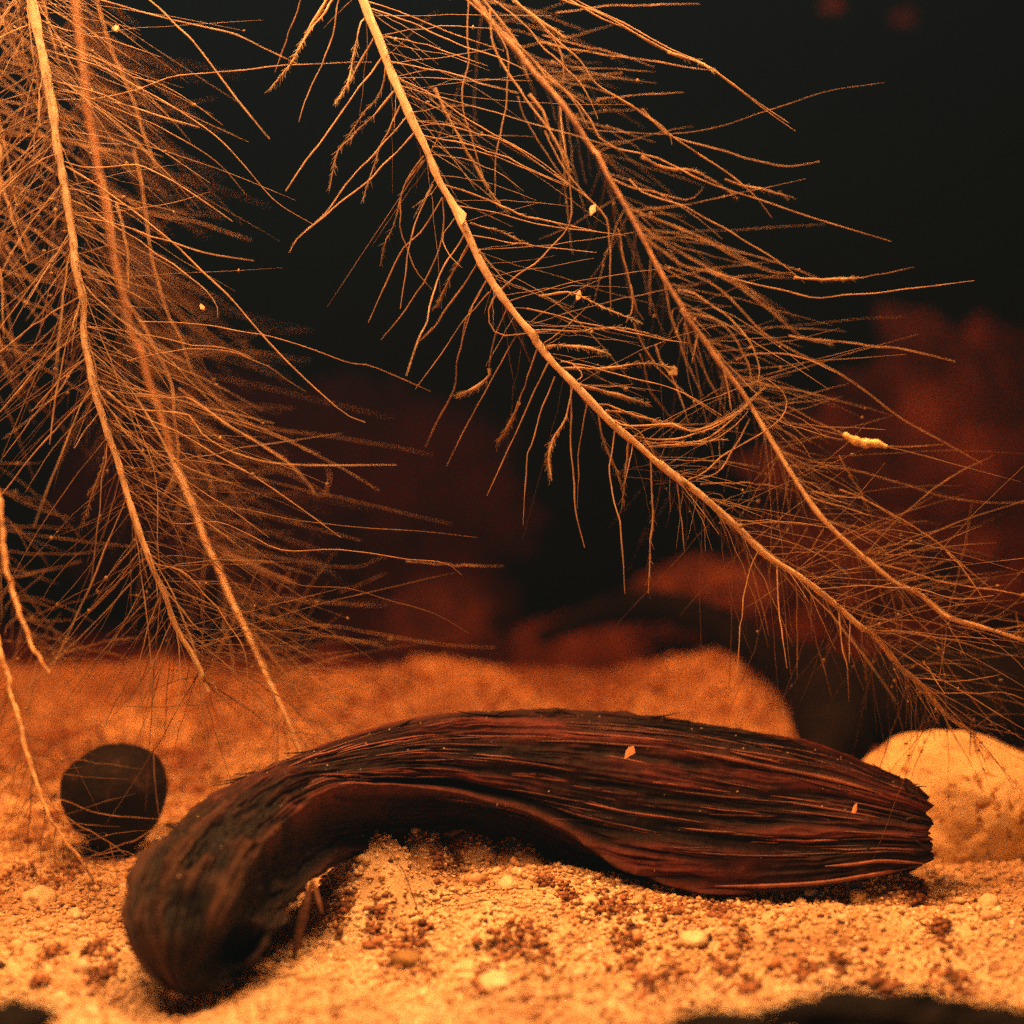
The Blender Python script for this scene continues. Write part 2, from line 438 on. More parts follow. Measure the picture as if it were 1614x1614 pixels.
# the arched dark branch and the log it grows from
lg = empty('driftwood', P(1450, 1150, 0.53))
def limb(pts, rads, n, sides, seed, name):
    c = catmull(np.array([np.r_[P(a, b, z)] for a, b, z in pts]), n)
    r = np.interp(np.linspace(0, 1, n), np.linspace(0, 1, len(rads)), rads)
    V, Fq = tube(c, r, sides)
    cc = np.repeat(c, sides, 0)
    k = 1 + 0.28 * fbm(V[:, 0] * 60 + seed, V[:, 1] * 60, V[:, 2] * 60, 3)
    V = cc + (V - cc) * k[:, None]
    return mesh_obj(name, V, Fq, M_LOG, lg)
limb([(1285, 1225, 0.468), (1315, 1165, 0.485), (1330, 1105, 0.53), (1450, 1105, 0.52), (1600, 1095, 0.515), (1780, 1100, 0.51)], [0.006, 0.012, 0.014, 0.016, 0.019, 0.022], 70, 20, 1.0, 'trunk')
limb([(850, 1004, 0.66), (900, 982, 0.655), (960, 962, 0.65), (1030, 956, 0.64), (1100, 972, 0.62), (1170, 1010, 0.60), (1250, 1055, 0.57), (1340, 1100, 0.545)],
     [0.003, 0.005, 0.006, 0.0066, 0.0072, 0.008, 0.010, 0.012], 90, 14, 5.0, 'branch')
tag(lg, 'blurred black driftwood log with a thin arched branch behind the sand mound', 'driftwood')

# the round dark nut
def nut():
    V, F0 = ICO6
    W = V.copy()
    # a squat, faceted ball: flattened crown, pointed underside, slightly boxy sides
    top = smooth(0.35, 1.0, W[:, 2]); W[:, 2] -= 0.16 * top
    low = smooth(0.0, 1.0, -W[:, 2]); W[:, :2] *= (1 - 0.18 * low)[:, None]; W[:, 2] -= 0.06 * low
    a = np.arctan2(V[:, 1], V[:, 0])
    W *= (1 + 0.025 * np.cos(3 * a + 0.6) * (1 - np.abs(V[:, 2])))[:, None]
    W *= (1 + 0.028 * fbm(V[:, 0] * 2.2, V[:, 1] * 2.2, V[:, 2] * 2.2, 5) + 0.006 * vnoise(a * 14, V[:, 2] * 1.5))[:, None]
    W *= np.array([0.0135, 0.0135, 0.0145])
    t = -0.22
    W = np.c_[W[:, 0] * math.cos(t) + W[:, 2] * math.sin(t), W[:, 1], -W[:, 0] * math.sin(t) + W[:, 2] * math.cos(t)]
    e = empty('round_nut', P(181, 1247, 0.418))
    o = mesh_obj('shell', W + np.array(e.location), F0, M_NUT, e)
    # the little stalk scar on the crown
    V2, F2 = ICO3
    S = V2 * np.array([0.0042, 0.0042, 0.0008]) * (1 + 0.2 * fbm(V2[:, 0] * 3, V2[:, 1] * 3, V2[:, 2] * 3, 3))[:, None]
    mesh_obj('stalk_scar', S + np.array(e.location) + np.array([-0.0022, 0.0, 0.0104]), F2, M_HUSK, e)
    tag(e, 'round dark brown nut half sunk in the sand left of the pod', 'nut')
nut()

# ------------------------------------------------------------------ the curved seed pod
pod = empty('seed_pod', P(800, 1400, 0.39))
NU, NV = 720, 360
NF = 280            # of the NV points round the section, those on the front
def pod_surface():
    rows = []
    for ox, oy, ix, iy, z, hr in ST:
        rows.append(np.r_[P((ox + ix) / 2, (oy + iy) / 2, z), (P(ox, oy, z) - P(ix, iy, z)) / 2, hr])
    R = catmull(rows, NU)
    c, h, hr = R[:, :3].copy(), R[:, 3:6].copy(), R[:, 6].copy()
    T = np.gradient(c, axis=0); L = np.linalg.norm(T, axis=1); T /= L[:, None]
    s = np.r_[0, np.cumsum(L[1:])]
    # rounded blunt end on the left, ragged rounded tip on the right
    endl, endr = 0.016, 0.009
    sc = np.ones(NU)
    a = np.clip(1 - s / endl, 0, 1); sc *= np.sqrt(np.clip(1 - a ** 2.6, 0, 1))
    b = np.clip(1 - (s[-1] - s) / endr, 0, 1); sc *= np.sqrt(1 - 0.93 * b ** 2.2)
    # the torn right end is open: its last rows fold back into a dark hollow
    m = 16; fold = np.linspace(0, 1, m); sc[-m:] *= (1 - fold) ** 0.6
    c = c - T * (a ** 1.5 * 0.006)[:, None]
    c[-m:] = c[-m] + (c[-m:] - c[-m]) * 0.15 - T[-m:] * (0.006 * fold ** 0.7)[:, None]
    hl = np.linalg.norm(h, axis=1)
    th = np.minimum(hl * 0.95, 0.0125) * (0.82 + 0.25 * smooth(0.0, 0.06, s) * 0 + 0.18)
    D = np.cross(T, h); D /= np.linalg.norm(D, axis=1)[:, None]
    D *= np.sign(-D[:, 1])[:, None]            # towards the camera
    v = np.r_[np.linspace(0, 1, NF, endpoint=False), np.linspace(1, 2, NV - NF, endpoint=False)]  # 0..1 front from outer to inner edge, 1..2 back
    Vv, S = np.meshgrid(v, s)
    front = Vv <= 1
    H = np.where(front, np.cos(np.pi * Vv), np.cos(np.pi * (2 - Vv)))
    hrr = hr[:, None]
    up = np.clip((1 - H) / (1 - hrr), 0, 1); dn = np.clip((H + 1) / (hrr + 1), 0, 1)
    dfront = np.where(H > hrr, np.sin(up * np.pi / 2) ** 0.8, 0.15 * dn + 0.85 * dn ** 3.2)
    dback = -0.85 * np.sqrt(np.clip(1 - H ** 2, 0, 1))
    d = np.where(front, dfront, dback)
    # fibres: long ridges that run with the pod; crustier on the blunt left end
    q = Vv * 46; w = 0.55 * fbm(S * 40, Vv * 5, 0.0, 3)
    f1 = vnoise(q + w * 1.6, S * 38, 1.0); f2 = vnoise(q * 2.3 + w * 2.4, S * 60, 5.0); f3 = vnoise(q * 0.5 + w, S * 22, 9.0)
    ridge = 1 - np.abs(f1)
    crust = fbm(S * 260, Vv * 15, 4.0, 4)
    kl = 1 - smooth(0.015, 0.06, S)
    f4 = 1 - np.abs(vnoise(q * 1.7 + w * 3, S * 110, 13.0)); brk = np.clip(0.5 + 1.2 * vnoise(S * 90, Vv * 14, 21.0), 0, 1)
    brk2 = np.clip(0.55 + 1.1 * vnoise(S * 55, Vv * 9, 33.0), 0.15, 1)
    disp = (0.0008 * (ridge - 0.5) * brk2 + 0.0005 * f2 * brk + 0.0009 * f3 + 0.0007 * (f4 - 0.5) * brk) * (1 + 0.25 * kl) + 0.0013 * crust * (0.2 + 0.8 * kl)
    groove = np.exp(-((H - (hrr + 0.14)) / 0.055) ** 2) * np.exp(-((S - s[-1] * 0.43) / (0.16 * s[-1])) ** 4) * front
    lip = np.exp(-((H - hrr) / 0.05) ** 2) * np.exp(-((S - s[-1] * 0.5) / (0.26 * s[-1])) ** 4) * front
    disp = disp - 0.0030 * groove + 0.0012 * lip
    base = c[:, None, :] + (h[:, None, :] * H[..., None] + (D * th[:, None])[:, None, :] * d[..., None]) * sc[:, None, None]
    # ragged right tip
    rag = 0.28 * smooth(s[-1] - 0.012, s[-1] - 0.003, S) * (1 - smooth(s[-1] - 0.0022, s[-1], S)) * (0.0030 * vnoise(Vv * 22, 3.0, 7.0) + 0.0026 * vnoise(Vv * 60, 1.0, 3.0))
    base = base + T[:, None, :] * rag[..., None]
    N = h[:, None, :] / hl[:, None, None] * H[..., None] + D[:, None, :] * np.sign(d)[..., None] * np.sqrt(np.clip(1 - H ** 2, 0, 1))[..., None]
    N /= np.linalg.norm(N, axis=2)[..., None] + 1e-9
    Pn = base + N * (disp * (0.25 + 0.75 * sc[:, None]))[..., None]
    # the hollow in the blunt end
    hc = P(352, 1522, 0.309)
    dd = np.sqrt(((Pn[..., 0] - hc[0]) / 0.0052) ** 2 + ((Pn[..., 2] - hc[2]) / 0.0042) ** 2)
    Pn[..., 1] += 0.007 * np.exp(-dd ** 3) * front
    # pod colour: dark brown, redder on raised fibres, olive crust on the left end
    t = np.clip((disp / 0.0009) * 0.5 + 0.5, 0, 1)[..., None]
    col = np.array([0.004, 0.002, 0.002]) * (1 - t) + np.array([0.125, 0.031, 0.026]) * t ** 2.0
    colL = np.array([0.0022, 0.0017, 0.0012]) * (1 - t) + np.array([0.042, 0.019, 0.010]) * t ** 2.0
    red = np.clip(0.6 + 0.9 * vnoise(S * 26, Vv * 8, 2.0), 0.25, 1.5)[..., None]
    col = col * red * (1 - kl[..., None]) + colL * kl[..., None]
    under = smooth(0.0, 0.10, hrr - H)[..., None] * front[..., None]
    col = col * (1 - 0.65 * under)           # underside shade painted into the colour below the ridge
    lipc = np.clip(lip, 0, 1)[..., None] * 0.8
    col = col * (1 - lipc) + np.array([0.07, 0.035, 0.017]) * lipc
    return Pn, col, N, s
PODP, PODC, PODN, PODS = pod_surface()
i = np.arange(NU - 1)[:, None]; j = np.arange(NV)[None, :]
F = np.stack([i * NV + j, (i + 1) * NV + j, (i + 1) * NV + (j + 1) % NV, i * NV + (j + 1) % NV], -1).reshape(-1, 4)
Vp = PODP.reshape(-1, 3)
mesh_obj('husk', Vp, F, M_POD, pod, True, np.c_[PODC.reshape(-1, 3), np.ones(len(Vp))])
tag(pod, 'long curved dark brown fibrous seed pod lying on the sand', 'seed pod')

def pod_fibre(u0, u1, v0, v1, r, lift=0.0003, mat=None, wob=0.0012):
    n = 14
    u = np.clip(np.linspace(u0, u1, n) * (NU - 1), 0, NU - 1); v = np.linspace(v0, v1, n) + wob * np.sin(np.linspace(0, 3 * np.pi, n) + u0 * 50)
    vi = np.clip((v * NF).astype(int), 0, NF - 1); ui = u.astype(int)
    p = PODP[ui, vi]; k = np.ones(5) / 5
    p = np.stack([np.convolve(np.pad(p[:, a], 2, mode='reflect', reflect_type='odd'), k, 'valid') for a in range(3)], 1) + PODN[ui, vi] * lift
    V, Fq = tube(p, r * np.clip(np.sin(np.linspace(0.12, np.pi - 0.12, n)) * 1.5, 0.15, 1), 4)
    return V, Fq, mat or M_FIBRE
FB = [(0.70, 0.93, 0.27, 0.30, 0.00055, 0.0008), (0.76, 0.97, 0.74, 0.73, 0.00055, 0.0010), (0.87, 0.97, 0.66, 0.69, 0.0005, 0.0006)]
for a in FB:
    V, Fq, m = pod_fibre(*a[:5], lift=a[5])
    mesh_obj('fibre', V, Fq, M_FIBRE, pod)
for k in range(120):
    u0 = rng.uniform(0.20, 0.90); ln = rng.uniform(0.03, 0.16) * (1.0 if u0 > 0.3 else 0.6); v0 = rng.uniform(0.10, 0.62)
    V, Fq, m = pod_fibre(u0, min(u0 + ln, 0.985), v0, v0 + rng.uniform(-0.015, 0.02), rng.uniform(0.00012, 0.00034), lift=rng.uniform(-0.0002, 0.0003))
    mesh_obj('fibre', V, Fq, (M_FIBRE, M_FIBRE2, M_FIBRE2)[k % 3], pod)
# broken fibre ends that stand off the right tip and the upper edge
for k in range(16):
    v0 = rng.uniform(0.03, 0.55); vi = int(v0 * NF)
    p0 = PODP[NU - 34, vi]; dr = np.array([1.0, 0.0, rng.uniform(-0.5, -0.15)]); ln = rng.uniform(0.002, 0.0055)
    pts = [p0 + dr * ln * t + np.array([0, 0, 0.0008 * math.sin(3 * t + k)]) for t in np.linspace(0, 1, 6)]
    V, Fq = tube(pts, np.linspace(0.0004, 0.00008, 6), 4)
    mesh_obj('splinter', V, Fq, M_BARK, pod)
for k in range(26):
    u = int(rng.uniform(0.22, 0.95) * NU); vi = int(rng.uniform(0.0, 0.09) * NF)
    p0 = PODP[u, vi]; t = PODP[min(u + 6, NU - 1), vi] - p0; t /= np.linalg.norm(t) + 1e-9
    ln = rng.uniform(0.004, 0.011) * random.choice((-1, 1))
    pts = [p0 + t * ln * q + PODN[u, vi] * (0.0002 + 0.0011 * q * q) for q in np.linspace(0, 1, 6)]
    V, Fq = tube(pts, np.linspace(0.00032, 0.00008, 6), 4)
    mesh_obj('splinter', V, Fq, M_BARK, pod)

# sand grains and crumbs lodged on the pod's upper side
gb = Bag()
for k in range(130):
    u = int(rng.uniform(0.04, 0.97) * NU); vi = int(abs(rng.normal(0.0, 0.30)) * NF) % NF
    q = PODP[u, vi] + PODN[u, vi] * 0.0001
    c = PAL[rng.choice(len(PAL), p=PW / PW.sum())] * rng.uniform(0.12, 0.6)
    gb.add(q + ICO1[0] * rng.uniform(0.00010, 0.00034) * rng.uniform(0.6, 1.4, 3), ICO1[1], c)
tag(gb.build('lodged_grit', M_GRAIN, pod), kind='stuff')

# ------------------------------------------------------------------ the hanging roots
CR = {'A': (0, 0, 2.989), 'B': (0, 540, 2.989), 'C': (400, 0, 2.989), 'D': (800, 0, 1.983), 'E': (540, 400, 2.989), 'F': (1000, 400, 2.629),
      'G': (1000, 850, 2.629), 'I': (0, 1000, 3.228), 'J': (700, 0, 4.035), 'K': (850, 350, 4.035), 'L': (1150, 700, 3.478), 'M': (0, 250, 4.035),
      'N': (300, 550, 3.228), 'O': (0, 0, 1.0)}
def px_of(s):
    """'A 1,2 3,4 B 5,6' -> photograph pixels"""
    out = []; c = CR['O']
    for w in s.split():
        if w in CR: c = CR[w]
        else:
            a, b = w.split(','); out.append((c[0] + float(a) / c[2], c[1] + float(b) / c[2]))
    return out

class Root:
    def __init__(self, stem, depths, r0, r1, label, mat=M_STEM):
        px = px_of(stem)
        z = np.interp(np.linspace(0, 1, len(px)), np.linspace(0, 1, len(depths)), depths)
        pts = [P(a, b, c) for (a, b), c in zip(px, z)]
        n = 150
        c = catmull(pts, n)
        # faint kinks of a living root
        k = np.linspace(0, 1, n)
        sd = rng.uniform(0, 40)
        c = c + np.stack([0.00035 * vnoise(k * 26 + sd, 1.0), 0.0006 * vnoise(k * 18 + sd, 5.0), 0.0002 * vnoise(k * 26 + sd, 9.0)], 1)
        self.c = c; self.T = np.gradient(c, axis=0); self.T /= np.linalg.norm(self.T, axis=1)[:, None]
        self.len = np.linalg.norm(np.diff(c, axis=0), axis=1).sum()
        self.e = empty('hanging_root', c[-1])
        r = np.interp(k, [0, 0.9, 1], [r0, r1, r1 * 0.55])
        r = r * (1 + 0.16 * vnoise(k * 70 + sd, 2.0) + 0.10 * vnoise(k * 150 + sd, 4.0))
        if mat is M_STEM:
            V, Fq = tube(c, r, 8)
            mesh_obj('stem', V, Fq, mat, self.e)
        else:                                   # an older brown stem with a pale young tip
            h = int(n * 0.58)
            V, Fq = tube(c[:h + 1], r[:h + 1], 8); mesh_obj('stem', V, Fq, mat, self.e)
            V, Fq = tube(c[h:], r[h:] * 1.02, 8); mesh_obj('young_tip', V, Fq, M_STEM, self.e)
        tag(self.e, label, 'root', 'roots hanging in the water')
        self.fine = Bag(); self.film = Bag(); self.nlets = 0
    def let(self, pts, r, mat=M_LET, sides=4, n=None, fuzz=0.0, own=True):
        L = np.linalg.norm(np.diff(np.asarray(pts), axis=0), axis=1).sum()
        n = n or int(np.clip(L / 0.0022, 8, 26))
        c = catmull(pts, n)
        k = np.linspace(0, 1, n); sd = rng.uniform(0, 60)
        amp = min(0.00035, L * 0.012)
        c = c + np.sin(np.pi * np.minimum(k * 1.2, 1.0))[:, None] * amp * np.stack([vnoise(k * 9 + sd, 1.0), vnoise(k * 6 + sd, 4.0), vnoise(k * 9 + sd, 8.0)], 1)
        rr = r * np.interp(k, [0, 0.1, 0.75, 1], [1.15, 1.0, 0.85, 0.35]) * (1 + 0.22 * vnoise(k * 25 + sd, 3.0))
        if fuzz:
            rr = rr * (1 + fuzz * np.clip(0.4 + vnoise(k * 5 + sd, 6.0), 0, 1.2))
        V, Fq = tube(c, rr, sides)
        if own and self.nlets < 290:
            mesh_obj('rootlet', V, Fq, mat, self.e); self.nlets += 1
        else:
            self.fine.add(V, Fq)
        return c, rr
    def traced(self, lines, z0=None, dz=0.0):
        for ln in lines.strip().splitlines():
            ln = ln.strip()
            if not ln: continue
            opt, _, path = ln.partition('|')
            o = dict(w.split('=') for w in opt.split())
            px = px_of(path)
            i0 = np.argmin(np.hypot((self.c[:, 0] / self.c[:, 1] * FPX + 807) - px[0][0], ((CAM_H - self.c[:, 2]) / self.c[:, 1] * FPX + 807) - px[0][1]))
            za = float(o.get('z', self.c[i0, 1]))
            zb = za + float(o.get('d', rng.normal(0, 0.010)))
            zz = np.interp(np.linspace(0, 1, len(px)), [0, 1], [za, zb])
            pts = [P(a, b, c) for (a, b), c in zip(px, zz)]
            r = float(o.get('r', 1.0)); r = (r if r < 1.4 else 1.4 + (r - 1.4) * 0.4) * 0.000145
            fz = float(o.get('f', 0.0))
            c, rr = self.let(pts, r, M_LET if float(o.get('r', 1)) >= 0.8 else M_FINE, 5 if r > 0.0002 else 4, fuzz=fz)
            if fz: self.fuzz_on(c, rr, int(70 * fz))
    def fuzz_on(self, c, rr, n):
        """short silky film hairs on a rootlet"""
        for _ in range(n):
            k = rng.uniform(0.25, 0.98); q = k * (len(c) - 1); i0 = int(q); p = c[i0] + (c[min(i0 + 1, len(c) - 1)] - c[i0]) * (q - i0)
            d = rng.normal(0, 1, 3); d /= np.linalg.norm(d)
            t = c[min(i0 + 1, len(c) - 1)] - c[max(i0 - 1, 0)]; t /= np.linalg.norm(t) + 1e-9
            d = d * 0.6 + t * 0.8
            ln = rng.uniform(0.0006, 0.0022)
            V, Fq = tube([p, p + d * ln * 0.5, p + d * ln + np.array([0, 0, -0.0002])], [0.00009, 0.00007, 0.00003], 3)
            self.film.add(V, Fq)
    def grow(self, n, t0, t1, lmin, lmax, ang=58, rad=0.00015, side=None, mat=M_FINE, own=0, grav=0.15, back=0.0, bend=0.25):
        for k in range(n):
            t = rng.uniform(t0, t1); i0 = int(t * (len(self.c) - 1))
            p, T = self.c[i0], self.T[i0]
            ph = rng.uniform(0, 2 * np.pi)
            right = np.cross(T, [0, 1, 0]); right /= np.linalg.norm(right)
            if right[0] < 0: right = -right
            dep = np.cross(T, right)
            if dep[1] < 0: dep = -dep
            a = math.cos(ph); b = math.sin(ph)
            if side == 'r': a = abs(a)
            if side == 'l': a = -abs(a)
            b = b * 0.75 + back
            rd = right * a + dep * b; rd /= np.linalg.norm(rd)
            an = math.radians(np.clip(rng.normal(ang, 16), 15, 100))
            d = T * math.cos(an) + rd * math.sin(an)
            L = (lmin + (lmax - lmin) * rng.random() ** 1.3) * (0.45 if rng.random() < 0.3 else 1.0)
            cv = rng.normal(0, bend, 3); cv[2] -= grav
            s = np.linspace(0, 1, 6)[:, None]
            pts = p + d * L * s + cv * L * 0.5 * s ** 2
            c, rr = self.let(pts, rad * rng.uniform(0.45, 1.0), mat, 3, n=10, own=k < own, fuzz=0.8 if rng.random() < 0.12 else 0)
            if rng.random() < 0.22:      # a speck of dirt caught on it
                q = c[rng.integers(3, len(c))]
                V0, F0 = ICO1
                self.specks.append((q, rng.uniform(0.00018, 0.00050)))
    specks = None
    def done(self):
        if self.fine.V: tag(self.fine.build('fine_rootlets', M_FINE, self.e), kind='stuff')
        if self.film.V: tag(self.film.build('film_hairs', M_FUZZ, self.e), kind='stuff')
        if self.specks:
            b = Bag(); V0, F0 = ICO1
            for q, r in self.specks:
                b.add(q + V0 * r * rng.uniform(0.6, 1.5, 3) * (1 + 0.3 * (rng.random((len(V0), 1)) - 0.5)), F0)
            tag(b.build('caught_dirt', M_FUZZ, self.e), kind='stuff')

def root(*a, **k):
    r = Root(*a, **k); r.specks = []
    return r

# --- root at the left, sharp, runs from the top left corner down to the sand
R1 = root('A 95,-200 120,-60 150,40 180,180 215,330 245,500 270,660 290,800 315,960 340,1110 365,1280 385,1400 B 400,0 430,130 465,280 505,430 545,540 580,660 630,800 680,950 725,1080 780,1210 840,1360 900,1460 960,1590 I 1000,150 1060,290',
          [0.366, 0.368, 0.372, 0.376], 0.00112, 0.00064, 'bright sharp root running from the top left corner down beside the round nut')
R1.traced('''
r=1.1 d=-.012|M 380,-30 300,-10 120,110 0,220 -150,330
r=1 d=.01|M 385,190 340,260 300,300 210,330
r=1.1|M 455,590 370,720 290,920 250,1130
r=1.4 d=-.01|M 505,880 330,980 150,1110 0,1230 -120,1320
r=1.4 d=-.008|M 535,1095 300,1270 120,1470 0,1610
r=1.4 d=-.004|M 555,1265 400,1390 200,1610
r=1.4 d=-.004|B 440,225 300,370 150,540 0,725 -60,800
r=1.2 d=0|B 410,70 290,160 150,360 0,560
r=1.1|M 585,1385 540,1420 495,1450
r=1|M 510,930 480,1000 460,1090
r=1 d=.015|M 420,320 360,380 310,580 290,850
r=.9 d=.014|M 380,70 200,220 40,380
r=1|B 465,330 390,430 350,500
r=1.1 f=1|B 510,470 480,590 440,700 390,860
r=1 f=.6|B 530,520 450,670 410,720
r=1.1|B 660,930 560,1040 450,1170
r=1.3|B 672,960 570,1110 430,1265
r=1.3 d=-.006|B 760,1190 700,1320 670,1450 660,1614 I 740,500
r=.7 d=.012|B 590,770 400,960 250,1130 140,1330
r=.8|B 340,-60 150,170 0,330
r=.7 d=.015|B 780,1210 680,1280 560,1400 400,1560
r=1.5 d=-.004|O 104,262 149,290 193,322 235,354 285,394 335,443 400,513 433,550 473,590 517,630 548,655 576,666
r=1|M 430,190 520,205 650,250 900,330
r=1.2 d=-.006|M 440,260 560,310 700,410 900,540 1100,680 1300,830 1380,940 1385,1010
r=1.1|M 450,350 700,410 1000,500 1250,590 1614,650
r=1.1 d=.01|M 470,455 560,490 700,560 900,680
r=1.1 d=.012|M 490,600 540,620 640,710 760,850
r=1.1 d=-.005|M 410,20 560,60 880,40 1050,110 1250,240 1480,400
r=1|M 560,1070 680,1080 800,1100 960,1130 1200,1180 1450,1210 1614,1270
r=1|M 600,1320 700,1370 800,1420 960,1490
r=1.2|M 640,1450 720,1510 800,1580 N 0,340 40,420 180,520 330,560 560,590 1050,590
r=1.3 d=-.006|A 225,370 300,395 450,440 650,510 800,560 940,600
r=.9 d=.02|A 230,470 500,460 720,390 900,355 1200,320 1614,295 1750,292
r=1 d=-.01|A 160,-90 300,-50 460,0 660,60 900,110 1100,160 1250,230 1400,300
r=1.3 d=-.012|A 500,-160 700,0 850,130 1000,320 1150,510 1270,655
r=.8|A 160,80 300,140 540,190 620,220 760,270
r=.9 d=.016|A 250,180 580,340 750,390 900,480 1050,590
r=1 d=.01|A 260,250 500,330 770,480 900,560 1030,650 1150,780 1300,950 1480,1060
r=.8 d=.02|A 300,420 600,530 900,680 1050,790 1160,920
r=1.3 d=-.006|B 470,210 600,310 720,370 850,430 960,490 N 100,520 240,600 400,700 560,810 765,960
r=1|N -280,240 -100,250 0,250 150,360 330,470 470,560
r=.8 d=.02|N -320,60 -100,10 0,0 200,20 380,80 480,150 590,220
r=.8 d=.015|N -260,-140 100,-120 400,-60 600,0 800,70 900,80 1050,140 1220,215
r=1|B 600,690 700,760 800,850 N 130,880 300,950 440,1020 700,1020 900,1040 1100,1070 1300,1090 1380,1150
r=1.1|B 720,1040 860,1080 980,1200 1080,1330 1150,1450 1170,1600
r=.8|B 540,380 700,480 780,560 N 0,690 150,780 280,870 400,960
r=.7 d=.01|B 640,700 800,760 N 200,800 400,850 560,880 700,890 900,910 1200,930 1460,960
r=.7 d=.012|B 700,1000 900,1080 N 200,1050 380,1120 520,1190 800,1220 1050,1290 1250,1350 1420,1450
r=.6 d=.012|N 0,1180 250,1200 400,1280 600,1380 750,1460 900,1560 960,1614
r=.8 d=-.01|B 620,300 680,460 720,580 745,740 740,900 755,1100
''')
R1.grow(140, 0.0, 0.95, 0.022, 0.052, 56, 0.00017, own=60)
R1.grow(80, 0.02, 0.98, 0.018, 0.050, 60, 0.00012, side='r', back=0.4)
R1.grow(60, 0.0, 0.9, 0.018, 0.045, 55, 0.00012, side='l', back=0.3)
R1.grow(80, 0.0, 0.5, 0.018, 0.040, 54, 0.00018, side='l', mat=M_LET, bend=0.12, own=40, back=0.3)
R1.grow(130, 0.0, 1.0, 0.028, 0.066, 56, 0.000095, side='r', back=0.4, bend=0.12)
R1.grow(60, 0.1, 1.0, 0.02, 0.05, 52, 0.000095, side='l', back=0.1, bend=0.12)
R1.done()

# --- the thicker root just behind it, soft
R2 = root('A 330,-160 355,0 380,250 400,420 430,600 460,800 500,960 520,1100 550,1280 590,1420 620,1580 B 650,20 690,140 730,270 770,400 810,560 870,680 930,820 985,980 1040,1100 1100,1230 1170,1380 1230,1500 1280,1600 I 1330,150 1400,290 1460,440 1545,640 1590,760',
          [0.50, 0.485, 0.445, 0.404], 0.00095, 0.00062, 'soft orange root just right of the sharp left root, reaching down behind the pod', M_STEM2)
R2.traced('''
r=1.8 z=.43 d=-.01|A 430,-80 500,170 560,320 620,450 680,640 740,800
r=2.2 z=.425 d=-.02|M 640,100 700,300 780,850 930,1100 1060,1350 1100,1500 B 815,260 825,380 840,500 830,600 770,720
r=1.3 z=.42 d=-.02|M 740,280 780,440 810,600 815,830
r=1.7 z=.43 d=-.02|M 850,-60 910,200 935,420 960,600 1010,800 1070,1000 1140,1120 1210,1330
r=1 z=.43|M 700,200 940,340 1150,380 1350,440 1600,520
r=.8 z=.42|N 0,100 30,150 200,310 400,430 600,520 760,600 960,720
r=1.4 f=1.2 z=.41|N -60,200 150,360 330,470 470,560 560,640 640,740
r=.7 z=.43|N 100,330 360,400 600,430 800,460 1050,500 1230,540
r=.7 z=.42|N 300,650 660,740 900,790 1100,840 1330,890
r=.7 z=.42|N 100,1000 400,1060 600,1090 850,1110 950,1070 1000,1060
r=.9 z=.41|N 1100,1080 1330,1100 1590,1105
r=.8|N 200,1220 360,1260 560,1280 800,1300 1000,1310
r=.9|N 250,1330 480,1400 720,1460 980,1510
r=.8 z=.43|N 350,1360 700,1410 900,1440 1100,1480 1350,1510 1550,1520
r=1|N 60,480 160,640 260,830 320,1010 380,1240 400,1450
r=.9|N 280,1000 350,1120 450,1350 540,1530
r=.9|N 510,1130 400,1310 300,1480
r=1|N 10,380 40,520 90,640 130,800
r=.8|N 640,740 680,740 710,650 690,600
r=.7|N 760,1240 1000,1140
r=1.8 f=1.5|N 150,1010 200,1050 300,1090 420,1150 530,1190
r=.8|I 1260,260 1220,400 1180,520
r=1|I 1130,-60 1180,100 1190,300
r=.8 z=.41|I 1300,0 1420,160 1600,420
''')
R2.grow(100, 0.0, 0.95, 0.025, 0.055, 55, 0.00017, own=50)
R2.grow(100, 0.05, 0.98, 0.022, 0.060, 60, 0.00013, side='r', back=0.2)
R2.grow(60, 0.3, 1.0, 0.012, 0.035, 50, 0.00012)
R2.grow(120, 0.05, 1.0, 0.03, 0.075, 58, 0.00011, side='r', back=0.0, bend=0.12)
R2.grow(70, 0.4, 1.0, 0.015, 0.045, 45, 0.00009, bend=0.15)
R2.done()

# --- near root at the far left edge, and the two short ones below it
R0 = root('O -30,-160 -22,0 -14,140 -4,260 -20,400 -40,560', [0.42, 0.42, 0.425], 0.0012, 0.0009, 'bright out-of-focus root cut off by the left edge in the top corner')
R0.traced('''
r=1.5 z=.41 d=.01|A 10,-60 40,120 90,280 140,400 210,590
r=1.3 z=.40 d=.0|A 60,-60 100,150 110,260
r=1.3 z=.40 d=0|A 190,-60 230,120 280,300
''')
R0.grow(110, 0.0, 1.0, 0.018, 0.046, 58, 0.00022, side='r', own=60, mat=M_LET, bend=0.12)
R0.done()
R5 = root('O -26,700 -12,760 B 0,760 15,950 35,1080 70,1210 110,1320 150,1430 190,1490 230,1560', [0.43, 0.425, 0.415], 0.0009, 0.0005, 'blurred reddish root curving in from the left edge above the sand')
R5.grow(80, 0.05, 1.0, 0.015, 0.042, 60, 0.00014, own=40)
R5.done()
R6 = root('B -20,1380 10,1480 40,1600 I 50,290 100,450 150,640 200,790 270,960 400,1130 490,1270', [0.40, 0.398, 0.392, 0.388], 0.00075, 0.00038, 'short thin root in the lower left reaching the sand in front of the nut')
